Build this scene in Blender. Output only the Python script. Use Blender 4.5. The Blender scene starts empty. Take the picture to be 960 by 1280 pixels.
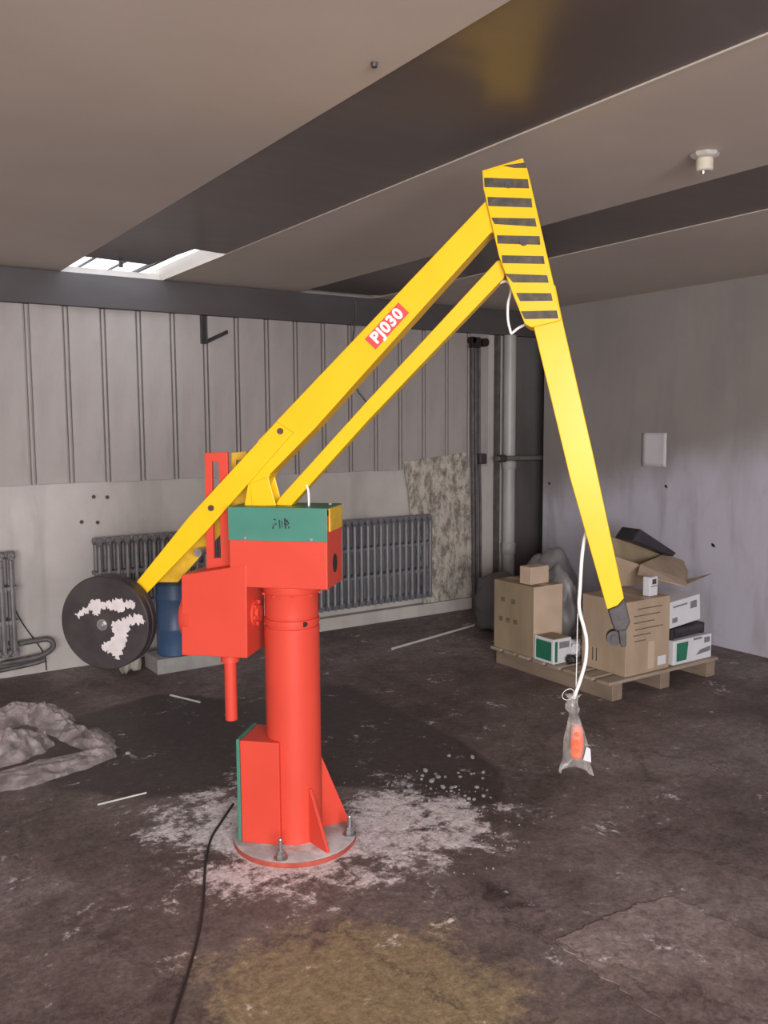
import bpy, bmesh, math, random
import numpy as np
from mathutils import Vector, Matrix, noise as mnoise
random.seed(7)

# ------------------------------------------------------------------ camera, light, exposure
scn = bpy.context.scene
COL = scn.collection
FPX, PITCH, ROLL, YAW, CAMZ = 1094.7, .0999, .00584, .5853, 1.6
fwd = np.array([math.sin(YAW)*math.cos(PITCH), math.cos(YAW)*math.cos(PITCH), -math.sin(PITCH)])
rgt = np.array([math.cos(YAW), -math.sin(YAW), 0.])
dwn = np.cross(fwd, rgt)
R3 = np.array([math.cos(ROLL)*rgt + math.sin(ROLL)*dwn, -math.sin(ROLL)*rgt + math.cos(ROLL)*dwn, fwd])
CAM = np.array([0., 0., CAMZ])
cd = bpy.data.cameras.new('camera'); cam = bpy.data.objects.new('camera', cd); COL.objects.link(cam)
cd.sensor_fit = 'VERTICAL'; cd.sensor_height = 36.; cd.lens = FPX/1280*36.; cd.clip_start = .05
m = Matrix.Identity(4)
for i in range(3):
    m[i][0] = R3[0][i]; m[i][1] = -R3[1][i]; m[i][2] = -R3[2][i]; m[i][3] = CAM[i]
cam.matrix_world = m
scn.camera = cam

w = bpy.data.worlds.new('overcast_sky'); scn.world = w; w.use_nodes = True
w.node_tree.nodes['Background'].inputs[0].default_value = (.86, .93, 1., 1)
w.node_tree.nodes['Background'].inputs[1].default_value = 2.2

def area(name, loc, rot, sx, sy, power, col):
    l = bpy.data.lights.new(name, 'AREA'); l.shape = 'RECTANGLE'; l.size = sx; l.size_y = sy
    l.energy = power; l.color = col
    o = bpy.data.objects.new(name, l); COL.objects.link(o); o.location = loc; o.rotation_euler = rot
    return o
# daylight standing in the big open gate behind the photographer
area('gate_daylight', (-1.35, -3.35, 1.72), (math.radians(96), 0, math.radians(-6)), 4.2, 1.4, 450, (1., .965, .95))

vs = scn.view_settings
vs.view_transform = 'Standard'; vs.look = 'None'; vs.exposure = 0.20; vs.gamma = 1.; vs.use_curve_mapping = False

# ------------------------------------------------------------------ photo pixels -> directions, met with known planes
def ray(x, y): return R3.T @ np.array([(x-480)/FPX, (y-640)/FPX, 1.])
def onz(x, y, z=0.):
    d = ray(x, y); return CAM + d*(z-CAM[2])/d[2]
def onY(x, y, Y):
    d = ray(x, y); return CAM + d*Y/d[1]
def onX(x, y, X):
    d = ray(x, y); return CAM + d*X/d[0]
# frame of the machine: s along its arm, v away from the viewer, z up
TH = math.radians(12.)
_f = np.array([math.sin(YAW), math.cos(YAW), 0.])
MU = math.cos(TH)*rgt - math.sin(TH)*_f
MV = math.sin(TH)*rgt + math.cos(TH)*_f
MO = np.array([1.51, 2.915, 0.])
MROT = math.atan2(MU[1], MU[0])
def onm(x, y, v):
    p0 = MO + MV*v; d = ray(x, y)
    P = CAM + d*(np.dot(p0-CAM, MV)/np.dot(d, MV)) - MO
    return (float(P @ MU), float(P[2]))

# ------------------------------------------------------------------ materials
def new_mat(name):
    mt = bpy.data.materials.new(name); mt.use_nodes = True
    nt = mt.node_tree; b = nt.nodes['Principled BSDF']
    return mt, nt, b
def ramp(nt, stops):
    r = nt.nodes.new('ShaderNodeValToRGB'); e = r.color_ramp.elements
    while len(e) < len(stops): e.new(.5)
    for k, (p, c) in enumerate(stops):
        e[k].position = p; e[k].color = (*c, 1)
    return r
def noise_tex(nt, scale, detail=6., rough=.6, vec=None, dist=0.):
    n = nt.nodes.new('ShaderNodeTexNoise'); n.inputs['Scale'].default_value = scale
    n.inputs['Detail'].default_value = detail; n.inputs['Roughness'].default_value = rough
    n.inputs['Distortion'].default_value = dist
    if vec is not None: nt.links.new(vec, n.inputs['Vector'])
    return n
def coords(nt, scale=(1, 1, 1)):
    t = nt.nodes.new('ShaderNodeTexCoord'); mp = nt.nodes.new('ShaderNodeMapping')
    mp.inputs['Scale'].default_value = scale
    nt.links.new(t.outputs['Object'], mp.inputs['Vector'])
    return mp.outputs['Vector']
def mixc(nt, fac, a, b, mode='MIX'):
    mx = nt.nodes.new('ShaderNodeMix'); mx.data_type = 'RGBA'; mx.blend_type = mode
    for sock, val in ((mx.inputs[0], fac), (mx.inputs[6], a), (mx.inputs[7], b)):
        if isinstance(val, (int, float)): sock.default_value = val
        elif isinstance(val, tuple): sock.default_value = (*val, 1)
        else: nt.links.new(val, sock)
    return mx.outputs[2]
def mathn(nt, op, a, b=None, clamp=False):
    n = nt.nodes.new('ShaderNodeMath'); n.operation = op; n.use_clamp = clamp
    for k, val in enumerate((a, b)):
        if val is None: continue
        if isinstance(val, (int, float)): n.inputs[k].default_value = val
        else: nt.links.new(val, n.inputs[k])
    return n.outputs[0]
def maprange(nt, v, a, b):
    n = nt.nodes.new('ShaderNodeMapRange'); n.interpolation_type = 'SMOOTHSTEP'
    n.inputs[1].default_value = a; n.inputs[2].default_value = b; nt.links.new(v, n.inputs[0])
    return n.outputs[0]
def bump(nt, b, h, strength=.3, dist=.01):
    n = nt.nodes.new('ShaderNodeBump'); n.inputs['Strength'].default_value = strength; n.inputs['Distance'].default_value = dist
    nt.links.new(h, n.inputs['Height']); nt.links.new(n.outputs[0], b.inputs['Normal'])
def mat(name, c1, c2=None, rough=.5, metal=0., scale=8., stretch=(1, 1, 1), bmp=0., spec=.5, lo=.35, hi=.65, bscale=None, coat=0.):
    mt, nt, b = new_mat(name)
    b.inputs['Roughness'].default_value = rough; b.inputs['Metallic'].default_value = metal
    b.inputs['Specular IOR Level'].default_value = spec
    if coat: b.inputs['Coat Weight'].default_value = coat; b.inputs['Coat Roughness'].default_value = .12
    v = coords(nt, stretch)
    n = noise_tex(nt, scale, vec=v)
    r = ramp(nt, [(lo, c1), (hi, c2 or tuple(min(1, x*1.12) for x in c1))])
    nt.links.new(n.outputs['Fac'], r.inputs[0]); nt.links.new(r.outputs[0], b.inputs['Base Color'])
    if bmp:
        n2 = noise_tex(nt, bscale or scale*4, vec=v); bump(nt, b, n2.outputs['Fac'], bmp)
    return mt

M = {}
M['red'] = mat('vermilion_paint', (.63, .062, .038), (.67, .070, .044), rough=.45, scale=5, bmp=.03, bscale=60, spec=.25)
M['yellow'] = mat('yellow_paint', (.86, .50, .012), (.90, .54, .016), rough=.27, scale=4, bmp=.02, bscale=50, spec=.26)
M['green'] = mat('green_paint', (.048, .20, .150), (.062, .235, .178), rough=.45, scale=6)
M['black_paint'] = mat('black_stripe_paint', (.028, .022, .024), (.085, .062, .035), rough=.55, scale=30)
M['dark_iron'] = mat('dark_iron', (.045, .04, .045), (.075, .066, .07), rough=.55, metal=.3, scale=12, bmp=.2)
M['steel'] = mat('worn_steel', (.30, .29, .30), (.48, .47, .48), rough=.38, metal=.8, scale=20)
M['rust_bolt'] = mat('rusty_bolt', (.09, .05, .035), (.15, .09, .065), rough=.6, metal=.4, scale=40)
M['label_red'] = mat('red_sticker', (.66, .05, .05), rough=.45)
M['white_print'] = mat('white_print', (.85, .85, .85), rough=.5)
M['ink'] = mat('black_ink', (.02, .03, .03), rough=.7)
M['grey_ink'] = mat('grey_ink', (.16, .16, .18), (.24, .24, .26), rough=.7, scale=60)
M['white_cable'] = mat('white_cable', (.82, .81, .80), rough=.4)
M['black_cable'] = mat('black_cable', (.02, .02, .02), rough=.5)
M['hole'] = mat('dark_cavity', (.02, .012, .01), rough=.9)
M['amber'] = mat('amber_lens', (.85, .36, .05), (.9, .45, .08), rough=.35, scale=30)
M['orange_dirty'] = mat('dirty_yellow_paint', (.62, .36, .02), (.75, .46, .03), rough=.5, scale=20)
M['plaster'] = None
M['ceiling'] = mat('ceiling_board', (.56, .485, .43), (.63, .55, .495), rough=.75, scale=1.1, bmp=.06, bscale=9, lo=.3, hi=.7)
M['sheet'] = None
M['dark_beam'] = mat('grey_steel_beam', (.066, .058, .062), (.09, .08, .083), rough=.6, metal=.0, scale=2.5, stretch=(.4, 1, 1))
M['radiator'] = mat('radiator_grey', (.20, .20, .225), (.27, .27, .30), rough=.36, metal=.3, scale=9)
M['radiator_dirty'] = mat('radiator_dirty', (.15, .14, .15), (.24, .225, .235), rough=.5, metal=.2, scale=9)
M['pvc'] = mat('grey_white_pipe', (.38, .37, .365), (.50, .485, .475), rough=.4, scale=4, stretch=(1, 1, .3))
M['conduit'] = mat('dirty_conduit', (.09, .082, .085), (.15, .14, .14), rough=.55, metal=.3, scale=14)
M['greenish'] = mat('grey_green_pipe', (.115, .125, .115), (.16, .165, .15), rough=.5, scale=10)
M['blue_drum'] = mat('blue_plastic', (.055, .105, .215), (.08, .14, .26), rough=.4, scale=6, bmp=.05)
M['drum_lid'] = mat('dark_lid', (.04, .055, .08), rough=.5)
M['sack'] = mat('beige_sack', (.36, .32, .28), (.46, .42, .37), rough=.8, scale=10, bmp=.2)
M['block'] = mat('pale_concrete_block', (.32, .31, .30), (.42, .41, .39), rough=.8, scale=10, bmp=.2)
M['card'] = mat('cardboard', (.36, .265, .185), (.45, .34, .24), rough=.75, scale=5, stretch=(1, 1, .4), bmp=.05, bscale=30)
M['card_pale'] = mat('pale_cardboard', (.50, .37, .275), (.58, .44, .335), rough=.75, scale=6, bmp=.05, bscale=30)
M['card_dark'] = mat('old_cardboard', (.26, .195, .125), (.35, .27, .17), rough=.8, scale=6, stretch=(1, 1, .3), bmp=.1)
M['print_brown'] = mat('faded_brown_print', (.10, .075, .05), (.19, .14, .09), rough=.8, scale=70)
M['tape'] = mat('brown_tape', (.42, .30, .20), rough=.35)
M['toner_white'] = mat('printed_white_card', (.66, .66, .70), (.72, .72, .76), rough=.5, scale=5)
M['toner_green'] = mat('printed_green_card', (.018, .15, .085), (.03, .20, .12), rough=.5, scale=8)
M['black_plastic'] = mat('black_plastic', (.022, .02, .024), (.04, .036, .042), rough=.45, scale=14)
M['grey_film'] = mat('grey_bag_film', (.17, .155, .16), (.24, .225, .23), rough=.4, scale=8, bmp=.2)
M['pallet'] = mat('weathered_pallet_wood', (.27, .21, .16), (.40, .33, .26), rough=.8, scale=9, stretch=(.3, 1, 1), bmp=.2)
M['pallet_dark'] = mat('dirty_pallet_wood', (.20, .145, .105), (.29, .215, .16), rough=.85, scale=9, stretch=(1, .3, 1), bmp=.2)
M['paper'] = mat('white_paper', (.60, .60, .62), (.66, .66, .69), rough=.7, scale=3)
M['socket'] = mat('cream_porcelain', (.50, .45, .36), (.60, .55, .45), rough=.35, scale=12)
M['socket_base'] = mat('dusty_socket_base', (.38, .35, .33), (.48, .45, .42), rough=.5, scale=20)
M['pendant'] = mat('orange_pendant', (.80, .12, .04), (.86, .17, .06), rough=.45, scale=20)
M['rod'] = mat('pale_rod', (.50, .49, .47), (.62, .60, .58), rough=.6, scale=10)
M['rubble'] = mat('rubble', (.14, .125, .13), (.40, .37, .37), rough=.85, scale=14, bmp=.3)
M['rubber'] = mat('red_brown_hose', (.13, .05, .05), rough=.6)

def concrete_wall(name, c1, c2, dirt, wash=None, lit_band=None):
    mt, nt, b = new_mat(name); b.inputs['Roughness'].default_value = .8
    v = coords(nt, (1, 1, 1)); vst = coords(nt, (1, 1, .22))
    n1 = noise_tex(nt, 1.3, 5, .6, v); n2 = noise_tex(nt, 9, 8, .65, v); n3 = noise_tex(nt, 5, 5, .55, vst, .3)
    r = ramp(nt, [(.3, c1), (.7, c2)]); nt.links.new(n1.outputs['Fac'], r.inputs[0])
    c = r.outputs[0]
    if lit_band:   # daylight painted pale on the lower wall, with a wavering upper edge
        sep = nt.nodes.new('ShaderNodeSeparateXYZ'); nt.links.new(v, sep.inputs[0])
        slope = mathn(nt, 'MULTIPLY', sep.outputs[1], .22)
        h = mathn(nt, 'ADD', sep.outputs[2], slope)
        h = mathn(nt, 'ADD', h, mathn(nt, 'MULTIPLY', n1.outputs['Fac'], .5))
        f = mathn(nt, 'MULTIPLY', maprange(nt, h, lit_band[1]+.22, lit_band[1]-.15), .85)
        c = mixc(nt, f, c, lit_band[0])
    f3 = maprange(nt, n3.outputs['Fac'], .45, .72)
    c = mixc(nt, mathn(nt, 'MULTIPLY', f3, .45), c, dirt)
    f2 = maprange(nt, n2.outputs['Fac'], .5, .85)
    c = mixc(nt, mathn(nt, 'MULTIPLY', f2, .35), c, wash or c2)
    nt.links.new(c, b.inputs['Base Color'])
    bump(nt, b, n2.outputs['Fac'], .25, .006)
    return mt
M['plaster'] = concrete_wall('stained_plaster', (.47, .43, .405), (.61, .565, .54), (.33, .30, .285), (.62, .575, .55))
M['conc_right'] = concrete_wall('concrete_lit_low', (.28, .25, .238), (.33, .295, .283), (.24, .215, .21), (.36, .33, .32), lit_band=((.60, .575, .68), 2.42))  # bluish daylight low on this wall is put into its colour
M['conc_plain'] = concrete_wall('plain_concrete', (.36, .34, .32), (.44, .42, .40), (.26, .24, .22))
M['panel'] = concrete_wall('ribbed_sheet_panel', (.37, .33, .32), (.455, .41, .40), (.27, .24, .235), (.48, .44, .43))
M['recess'] = concrete_wall('shade_dark_wall', (.10, .092, .092), (.15, .14, .14), (.06, .055, .055), (.17, .16, .165))  # shade of the corner gap put into a dark wall colour
M['board'] = None
def board_mat():
    mt, nt, b = new_mat('plaster_smeared_board'); b.inputs['Roughness'].default_value = .85
    v = coords(nt, (1.3, 1, .7)); n = noise_tex(nt, 9, 10, .8, v, .15); n2 = noise_tex(nt, 2, 3, .5, v)
    f = maprange(nt, n.outputs['Fac'], .40, .58)
    c = mixc(nt, f, (.17, .148, .125), (.66, .60, .53))
    c = mixc(nt, mathn(nt, 'MULTIPLY', n2.outputs['Fac'], .4), c, (.36, .32, .27))
    nt.links.new(c, b.inputs['Base Color']); bump(nt, b, n.outputs['Fac'], .6, .01)
    return mt
M['board'] = board_mat()
def sheet_mat():
    mt, nt, b = new_mat('glossy_brown_sheet')
    v = coords(nt, (1, 1, 1)); n = noise_tex(nt, 1.6, 4, .5, v)
    r = ramp(nt, [(.3, (.105, .080, .073)), (.7, (.14, .108, .10))]); nt.links.new(n.outputs['Fac'], r.inputs[0])
    nt.links.new(r.outputs[0], b.inputs['Base Color'])
    b.inputs['Roughness'].default_value = .30; b.inputs['Specular IOR Level'].default_value = .55
    n2 = noise_tex(nt, 2.2, 2, .5, coords(nt, (.6, 1.6, 1))); bump(nt, b, n2.outputs['Fac'], .25, .03)
    return mt
M['sheet'] = sheet_mat()
def disc_mat():
    mt, nt, b = new_mat('chipped_black_iron'); b.inputs['Roughness'].default_value = .5; b.inputs['Metallic'].default_value = .2
    v = coords(nt); n = noise_tex(nt, 10, 6, .6, v)
    r = ramp(nt, [(.35, (.032, .026, .030)), (.65, (.058, .046, .048))]); nt.links.new(n.outputs['Fac'], r.inputs[0])
    nt.links.new(r.outputs[0], b.inputs['Base Color']); bump(nt, b, n.outputs['Fac'], .15, .004)
    return mt
M['disc'] = disc_mat()
M['chip'] = mat('bare_pale_metal', (.50, .45, .45), (.60, .55, .55), rough=.5, scale=25)
def plate_mat():
    mt, nt, b = new_mat('dusty_base_plate'); b.inputs['Roughness'].default_value = .7
    v = coords(nt); n = noise_tex(nt, 9, 7, .65, v, .5)
    f = maprange(nt, n.outputs['Fac'], .40, .62)
    c = mixc(nt, f, (.36, .33, .34), (.56, .53, .54))
    n2 = noise_tex(nt, 5, 4, .6, v); f2 = maprange(nt, n2.outputs['Fac'], .60, .70)
    c = mixc(nt, f2, c, (.42, .10, .07))
    nt.links.new(c, b.inputs['Base Color']); bump(nt, b, n.outputs['Fac'], .3, .004)
    return mt
M['plate_top'] = plate_mat()
M['plate_rim'] = mat('scuffed_red_rim', (.33, .055, .04), (.48, .10, .07), rough=.6, scale=15)
def film_mat(name, col, alpha, rough):
    mt, nt, b = new_mat(name)
    b.inputs['Base Color'].default_value = (*col, 1); b.inputs['Roughness'].default_value = rough
    b.inputs['Specular IOR Level'].default_value = .8
    n = noise_tex(nt, 14, 4, .6, coords(nt)); f = maprange(nt, n.outputs['Fac'], .35, .75)
    a = mathn(nt, 'ADD', mathn(nt, 'MULTIPLY', f, .45), alpha, True)
    nt.links.new(a, b.inputs['Alpha'])
    return mt
M['film'] = film_mat('milky_plastic_film', (.60, .52, .52), .22, .17)
M['clear_bag'] = film_mat('clear_bag_film', (.60, .56, .54), .10, .16)

def floor_mat(name='stained_concrete_floor', k=1.):
    mt, nt, b = new_mat(name)
    v = coords(nt)
    big = noise_tex(nt, .9, 5, .6, v, .4); mid = noise_tex(nt, 4.5, 10, .72, v, .35); fine = noise_tex(nt, 22, 10, .78, v)
    def attr(n):
        a = nt.nodes.new('ShaderNodeAttribute'); a.attribute_name = n; return a.outputs['Fac']
    r = ramp(nt, [(.38, (.092*k, .066*k, .062*k)), (.5, (.170*k, .131*k, .125*k)), (.61, (.285*k, .235*k, .228*k))])
    nt.links.new(mathn(nt, 'ADD', mathn(nt, 'MULTIPLY', big.outputs['Fac'], .55), mathn(nt, 'MULTIPLY', mid.outputs['Fac'], .45)), r.inputs[0])
    c = r.outputs[0]
    mm = mathn(nt, 'SUBTRACT', mid.outputs['Fac'], .5); ff = mathn(nt, 'SUBTRACT', fine.outputs['Fac'], .5)
    def mask(n, km, kf, a, bb):
        x = mathn(nt, 'ADD', attr(n), mathn(nt, 'MULTIPLY', mm, km)); x = mathn(nt, 'ADD', x, mathn(nt, 'MULTIPLY', ff, kf))
        return maprange(nt, x, a, bb)
    # darker blotches
    bl = maprange(nt, mid.outputs['Fac'], .53, .64)
    c = mixc(nt, mathn(nt, 'MULTIPLY', bl, .55), c, (.075, .055, .053))
    tan = mask('tan', 1.3, .6, .45, .75); c = mixc(nt, mathn(nt, 'MULTIPLY', tan, .8), c, (.33, .25, .145))
    wet = mask('wet', .95, .4, .43, .55); c = mixc(nt, mathn(nt, 'MULTIPLY', wet, .93), c, (.062, .044, .043))
    dust = mask('dust', 3.2, 2.4, .36, .80); c = mixc(nt, mathn(nt, 'MULTIPLY', dust, .9), c, (.80, .735, .755))
    vo = nt.nodes.new('ShaderNodeTexVoronoi'); vo.feature = 'DISTANCE_TO_EDGE'; vo.inputs['Scale'].default_value = 1.1
    wv = nt.nodes.new('ShaderNodeVectorMath'); wv.operation = 'ADD'; nt.links.new(v, wv.inputs[0])
    sc = nt.nodes.new('ShaderNodeVectorMath'); sc.operation = 'SCALE'; sc.inputs['Scale'].default_value = .35
    nt.links.new(mid.outputs['Color'], sc.inputs[0]); nt.links.new(sc.outputs[0], wv.inputs[1]); nt.links.new(wv.outputs[0], vo.inputs['Vector'])
    cr = maprange(nt, vo.outputs['Distance'], .010, .002)
    c = mixc(nt, mathn(nt, 'MULTIPLY', cr, .45), c, (.045, .034, .034))
    gn = noise_tex(nt, 60, 6, .75, v); g1 = nt.nodes.new('ShaderNodeMapRange'); nt.links.new(gn.outputs['Fac'], g1.inputs[0])
    g1.inputs[1].default_value = .3; g1.inputs[2].default_value = .7; g1.inputs[3].default_value = .62; g1.inputs[4].default_value = 1.42
    g2 = nt.nodes.new('ShaderNodeMapRange'); nt.links.new(fine.outputs['Fac'], g2.inputs[0])
    g2.inputs[1].default_value = .3; g2.inputs[2].default_value = .7; g2.inputs[3].default_value = .60; g2.inputs[4].default_value = 1.38
    gg = mathn(nt, 'MULTIPLY', g1.outputs[0], g2.outputs[0]); cc = nt.nodes.new('ShaderNodeCombineXYZ')
    for q in range(3): nt.links.new(gg, cc.inputs[q])
    c = mixc(nt, 1., c, cc.outputs[0], 'MULTIPLY')
    fl = maprange(nt, fine.outputs['Fac'], .62, .78); c = mixc(nt, mathn(nt, 'MULTIPLY', fl, .35), c, (.36, .33, .32))
    nt.links.new(c, b.inputs['Base Color'])
    rr = nt.nodes.new('ShaderNodeMapRange'); rr.inputs[3].default_value = .62; rr.inputs[4].default_value = .42
    nt.links.new(wet, rr.inputs[0]); nt.links.new(rr.outputs[0], b.inputs['Roughness'])
    b.inputs['Specular IOR Level'].default_value = .35
    h = mathn(nt, 'ADD', mid.outputs['Fac'], mathn(nt, 'MULTIPLY', fine.outputs['Fac'], .4))
    bump(nt, b, h, .5, .012)
    return mt
M['floor'] = floor_mat()
M['slab'] = floor_mat('worn_concrete_slab', 1.38)

# ------------------------------------------------------------------ geometry helpers
class MB:
    def __init__(s): s.v = []; s.f = []; s.mi = []
    def add(s, vs, fs, mi=0):
        o = len(s.v); s.v += [tuple(map(float, p)) for p in vs]; s.f += [tuple(o+i for i in f) for f in fs]; s.mi += [mi]*len(fs)
        return s
    def box(s, a, b, mi=0):
        x0, y0, z0 = a; x1, y1, z1 = b
        return s.add([(x0,y0,z0),(x1,y0,z0),(x1,y1,z0),(x0,y1,z0),(x0,y0,z1),(x1,y0,z1),(x1,y1,z1),(x0,y1,z1)],
                     [(0,3,2,1),(4,5,6,7),(0,1,5,4),(1,2,6,5),(2,3,7,6),(3,0,4,7)], mi)
    def prism(s, poly, v0, v1, mi=0, axis='y'):
        """poly in (x,z) extruded along y, or in (x,y) along z"""
        n = len(poly)
        P = lambda p, t: (p[0], t, p[1]) if axis == 'y' else ((p[0], p[1], t) if axis == 'z' else (t, p[0], p[1]))
        vs = [P(p, v0) for p in poly] + [P(p, v1) for p in poly]
        return s.add(vs, [tuple(range(n)), tuple(range(2*n-1, n-1, -1))] + [(i, i+n, (i+1) % n+n, (i+1) % n) for i in range(n)], mi)
    def tube(s, pts, r, n=10, mi=0, cap=True):
        pts = [Vector(tuple(map(float, p))) for p in pts]; rs = r if isinstance(r, (list, tuple)) else [r]*len(pts)
        rings = []; up = None
        for i, p in enumerate(pts):
            t = (pts[min(i+1, len(pts)-1)] - pts[max(i-1, 0)])
            if t.length < 1e-9: t = Vector((0, 0, 1))
            t.normalize()
            if up is None: up = Vector((0, 0, 1)) if abs(t.z) < .9 else Vector((1, 0, 0))
            a = t.cross(up)
            if a.length < 1e-4: a = t.cross(Vector((0, 1, 0)))
            a.normalize(); bb = a.cross(t).normalized(); up = bb
            rings.append([p + rs[i]*(math.cos(2*math.pi*k/n)*a + math.sin(2*math.pi*k/n)*bb) for k in range(n)])
        vs = [q for rg in rings for q in rg]; fs = []
        for i in range(len(pts)-1):
            fs += [(i*n+k, i*n+(k+1) % n, (i+1)*n+(k+1) % n, (i+1)*n+k) for k in range(n)]
        if cap: fs += [tuple(range(n-1, -1, -1)), tuple((len(pts)-1)*n+k for k in range(n))]
        return s.add(vs, fs, mi)
    def lathe(s, prof, n=32, c=(0, 0, 0), axis='z', mi=0):
        vs = []; 
        for r, h in prof:
            for k in range(n):
                a = 2*math.pi*k/n; x, y = r*math.cos(a), r*math.sin(a)
                vs.append({'z': (c[0]+x, c[1]+y, c[2]+h), 'y': (c[0]+x, c[1]+h, c[2]+y), 'x': (c[0]+h, c[1]+x, c[2]+y)}[axis])
        fs = []
        for i in range(len(prof)-1):
            fs += [(i*n+k, i*n+(k+1) % n, (i+1)*n+(k+1) % n, (i+1)*n+k) for k in range(n)]
        fs += [tuple(range(n-1, -1, -1)), tuple((len(prof)-1)*n+k for k in range(n))]
        return s.add(vs, fs, mi)
    def build(s, name, mt, parent=None, bevel=0., smooth=False, loc=None, rot=None):
        me = bpy.data.meshes.new(name); me.from_pydata(s.v, [], s.f)
        for q in (mt if isinstance(mt, (list, tuple)) else [mt]): me.materials.append(M[q] if isinstance(q, str) else q)
        me.polygons.foreach_set('material_index', s.mi)
        bm = bmesh.new(); bm.from_mesh(me); bmesh.ops.recalc_face_normals(bm, faces=bm.faces); bm.to_mesh(me); bm.free()
        o = bpy.data.objects.new(name, me); COL.objects.link(o)
        if parent: o.parent = parent
        if loc is not None: o.location = tuple(map(float, loc))
        if rot is not None: o.rotation_euler = rot
        if bevel:
            bv = o.modifiers.new('bevel', 'BEVEL'); bv.width = bevel; bv.segments = 2; bv.limit_method = 'ANGLE'; bv.angle_limit = math.radians(40)
        if smooth:
            me.polygons.foreach_set('use_smooth', [True]*len(me.polygons))
            me.set_sharp_from_angle(angle=math.radians(38))
        me.update()
        return o
def B(a, b): return MB().box(a, b)
def tag(o, label, cat, group=None, kind=None):
    o['label'] = label; o['category'] = cat
    if group: o['group'] = group
    if kind: o['kind'] = kind
    return o
def struct(o, label=None):
    o['kind'] = 'structure'
    if label: o['label'] = label
    return o
def thing(name, loc, rz=0.):
    e = bpy.data.objects.new(name, None); COL.objects.link(e); e.empty_display_size = .1
    e.location = tuple(map(float, loc)); e.rotation_euler = (0, 0, rz)
    return e
def spline(pts, k=8):
    P = [Vector(tuple(map(float, p))) for p in pts]; P = [P[0]*2-P[1]] + P + [P[-1]*2-P[-2]]; out = []
    for i in range(1, len(P)-2):
        for j in range(k):
            t = j/k; a, b, c, d = P[i-1:i+3]
            out.append(.5*((2*b) + (c-a)*t + (2*a-5*b+4*c-d)*t*t + (3*b-a-3*c+d)*t**3))
    out.append(P[-2]); return out

# ------------------------------------------------------------------ the room
YB, XR, ZC = 5.90, 5.40, 2.575
X0, Y0, XE = -3.6, -3.6, 6.3
# floor: grid carrying the outlines of its stains
def poly_sdf(px, py, poly):
    d = np.full(px.shape, 1e9); inside = np.zeros(px.shape, bool); n = len(poly)
    for i in range(n):
        ax, ay = poly[i]; bx, by = poly[(i+1) % n]; ex, ey = bx-ax, by-ay
        t = np.clip(((px-ax)*ex + (py-ay)*ey)/(ex*ex+ey*ey), 0, 1)
        d = np.minimum(d, np.hypot(px-ax-t*ex, py-ay-t*ey))
        cond = ((ay > py) != (by > py)) & (px < (bx-ax)*(py-ay)/((by-ay) if by != ay else 1e-9)+ax)
        inside ^= cond
    return np.where(inside, -d, d)
def pix_poly(pts): return [tuple(onz(*p)[:2]) for p in pts]
def make_floor():
    xs = np.concatenate([np.arange(X0, .3, .15), np.arange(.3, 5.4, .03), np.arange(5.4, XE+.1, .15)])
    ys = np.concatenate([np.arange(Y0-.1, 1., .15), np.arange(1., YB+.25, .03)])
    gx, gy = np.meshgrid(xs, ys); nx, ny = len(xs), len(ys)
    z = np.zeros_like(gx)
    co = np.stack([gx.ravel(), gy.ravel(), z.ravel()], 1)
    idx = np.arange(nx*ny).reshape(ny, nx)
    q = np.stack([idx[:-1, :-1], idx[:-1, 1:], idx[1:, 1:], idx[1:, :-1]], -1).reshape(-1, 4)
    me = bpy.data.meshes.new('floor'); me.from_pydata(co.tolist(), [], q.tolist())
    wet = pix_poly([(60, 905), (200, 868), (330, 876), (405, 858), (440, 858), (520, 900), (585, 928), (622, 965), (640, 1005), (560, 1015), (470, 985), (300, 985), (180, 1000), (60, 985)])
    wet2 = pix_poly([(520, 1035), (600, 1050), (700, 1100), (720, 1150), (640, 1190), (540, 1140), (500, 1090)])
    dust = pix_poly([(215, 1010), (290, 985), (430, 1005), (500, 985), (560, 1000), (610, 1010), (600, 1040), (560, 1060), (520, 1085), (455, 1105), (380, 1110), (270, 1115), (240, 1070), (225, 1030)])
    tan = pix_poly([(250, 1200), (420, 1140), (560, 1165), (640, 1200), (700, 1280), (720, 1400), (200, 1400)])
    S = lambda p, wd: np.clip(.5 - poly_sdf(gx, gy, p)/wd, 0, 1)
    for nm, a in (('wet', np.maximum(S(wet, .34), .55*S(wet2, .5))), ('dust', S(dust, .5)), ('tan', S(tan, .7))):
        at = me.attributes.new(nm, 'FLOAT', 'POINT'); at.data.foreach_set('value', a.ravel().astype(np.float32))
    me.materials.append(M['floor']); me.update()
    o = bpy.data.objects.new('floor', me); COL.objects.link(o)
    return struct(o, 'stained dark concrete floor with wet patch and pale dust')
floor = make_floor()
# raised worn slab in the floor
sl = pix_poly([(692, 1178), (752, 1150), (800, 1131), (838, 1122), (880, 1140), (960, 1178), (1060, 1235), (1010, 1400), (900, 1330), (780, 1240)])
pl = []
for i in range(len(sl)):
    a, b = sl[i], sl[(i+1) % len(sl)]
    for t in np.linspace(0, 1, 25)[:-1]:
        j = .022*mnoise.noise(Vector((a[0]*9+t*7, i*3.1, 2))); pl.append((a[0]+(b[0]-a[0])*t+j, a[1]+(b[1]-a[1])*t-j))
s_ = MB().prism(pl, 0.0005, .0035, axis='z').build('slab', 'slab', floor)

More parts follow.
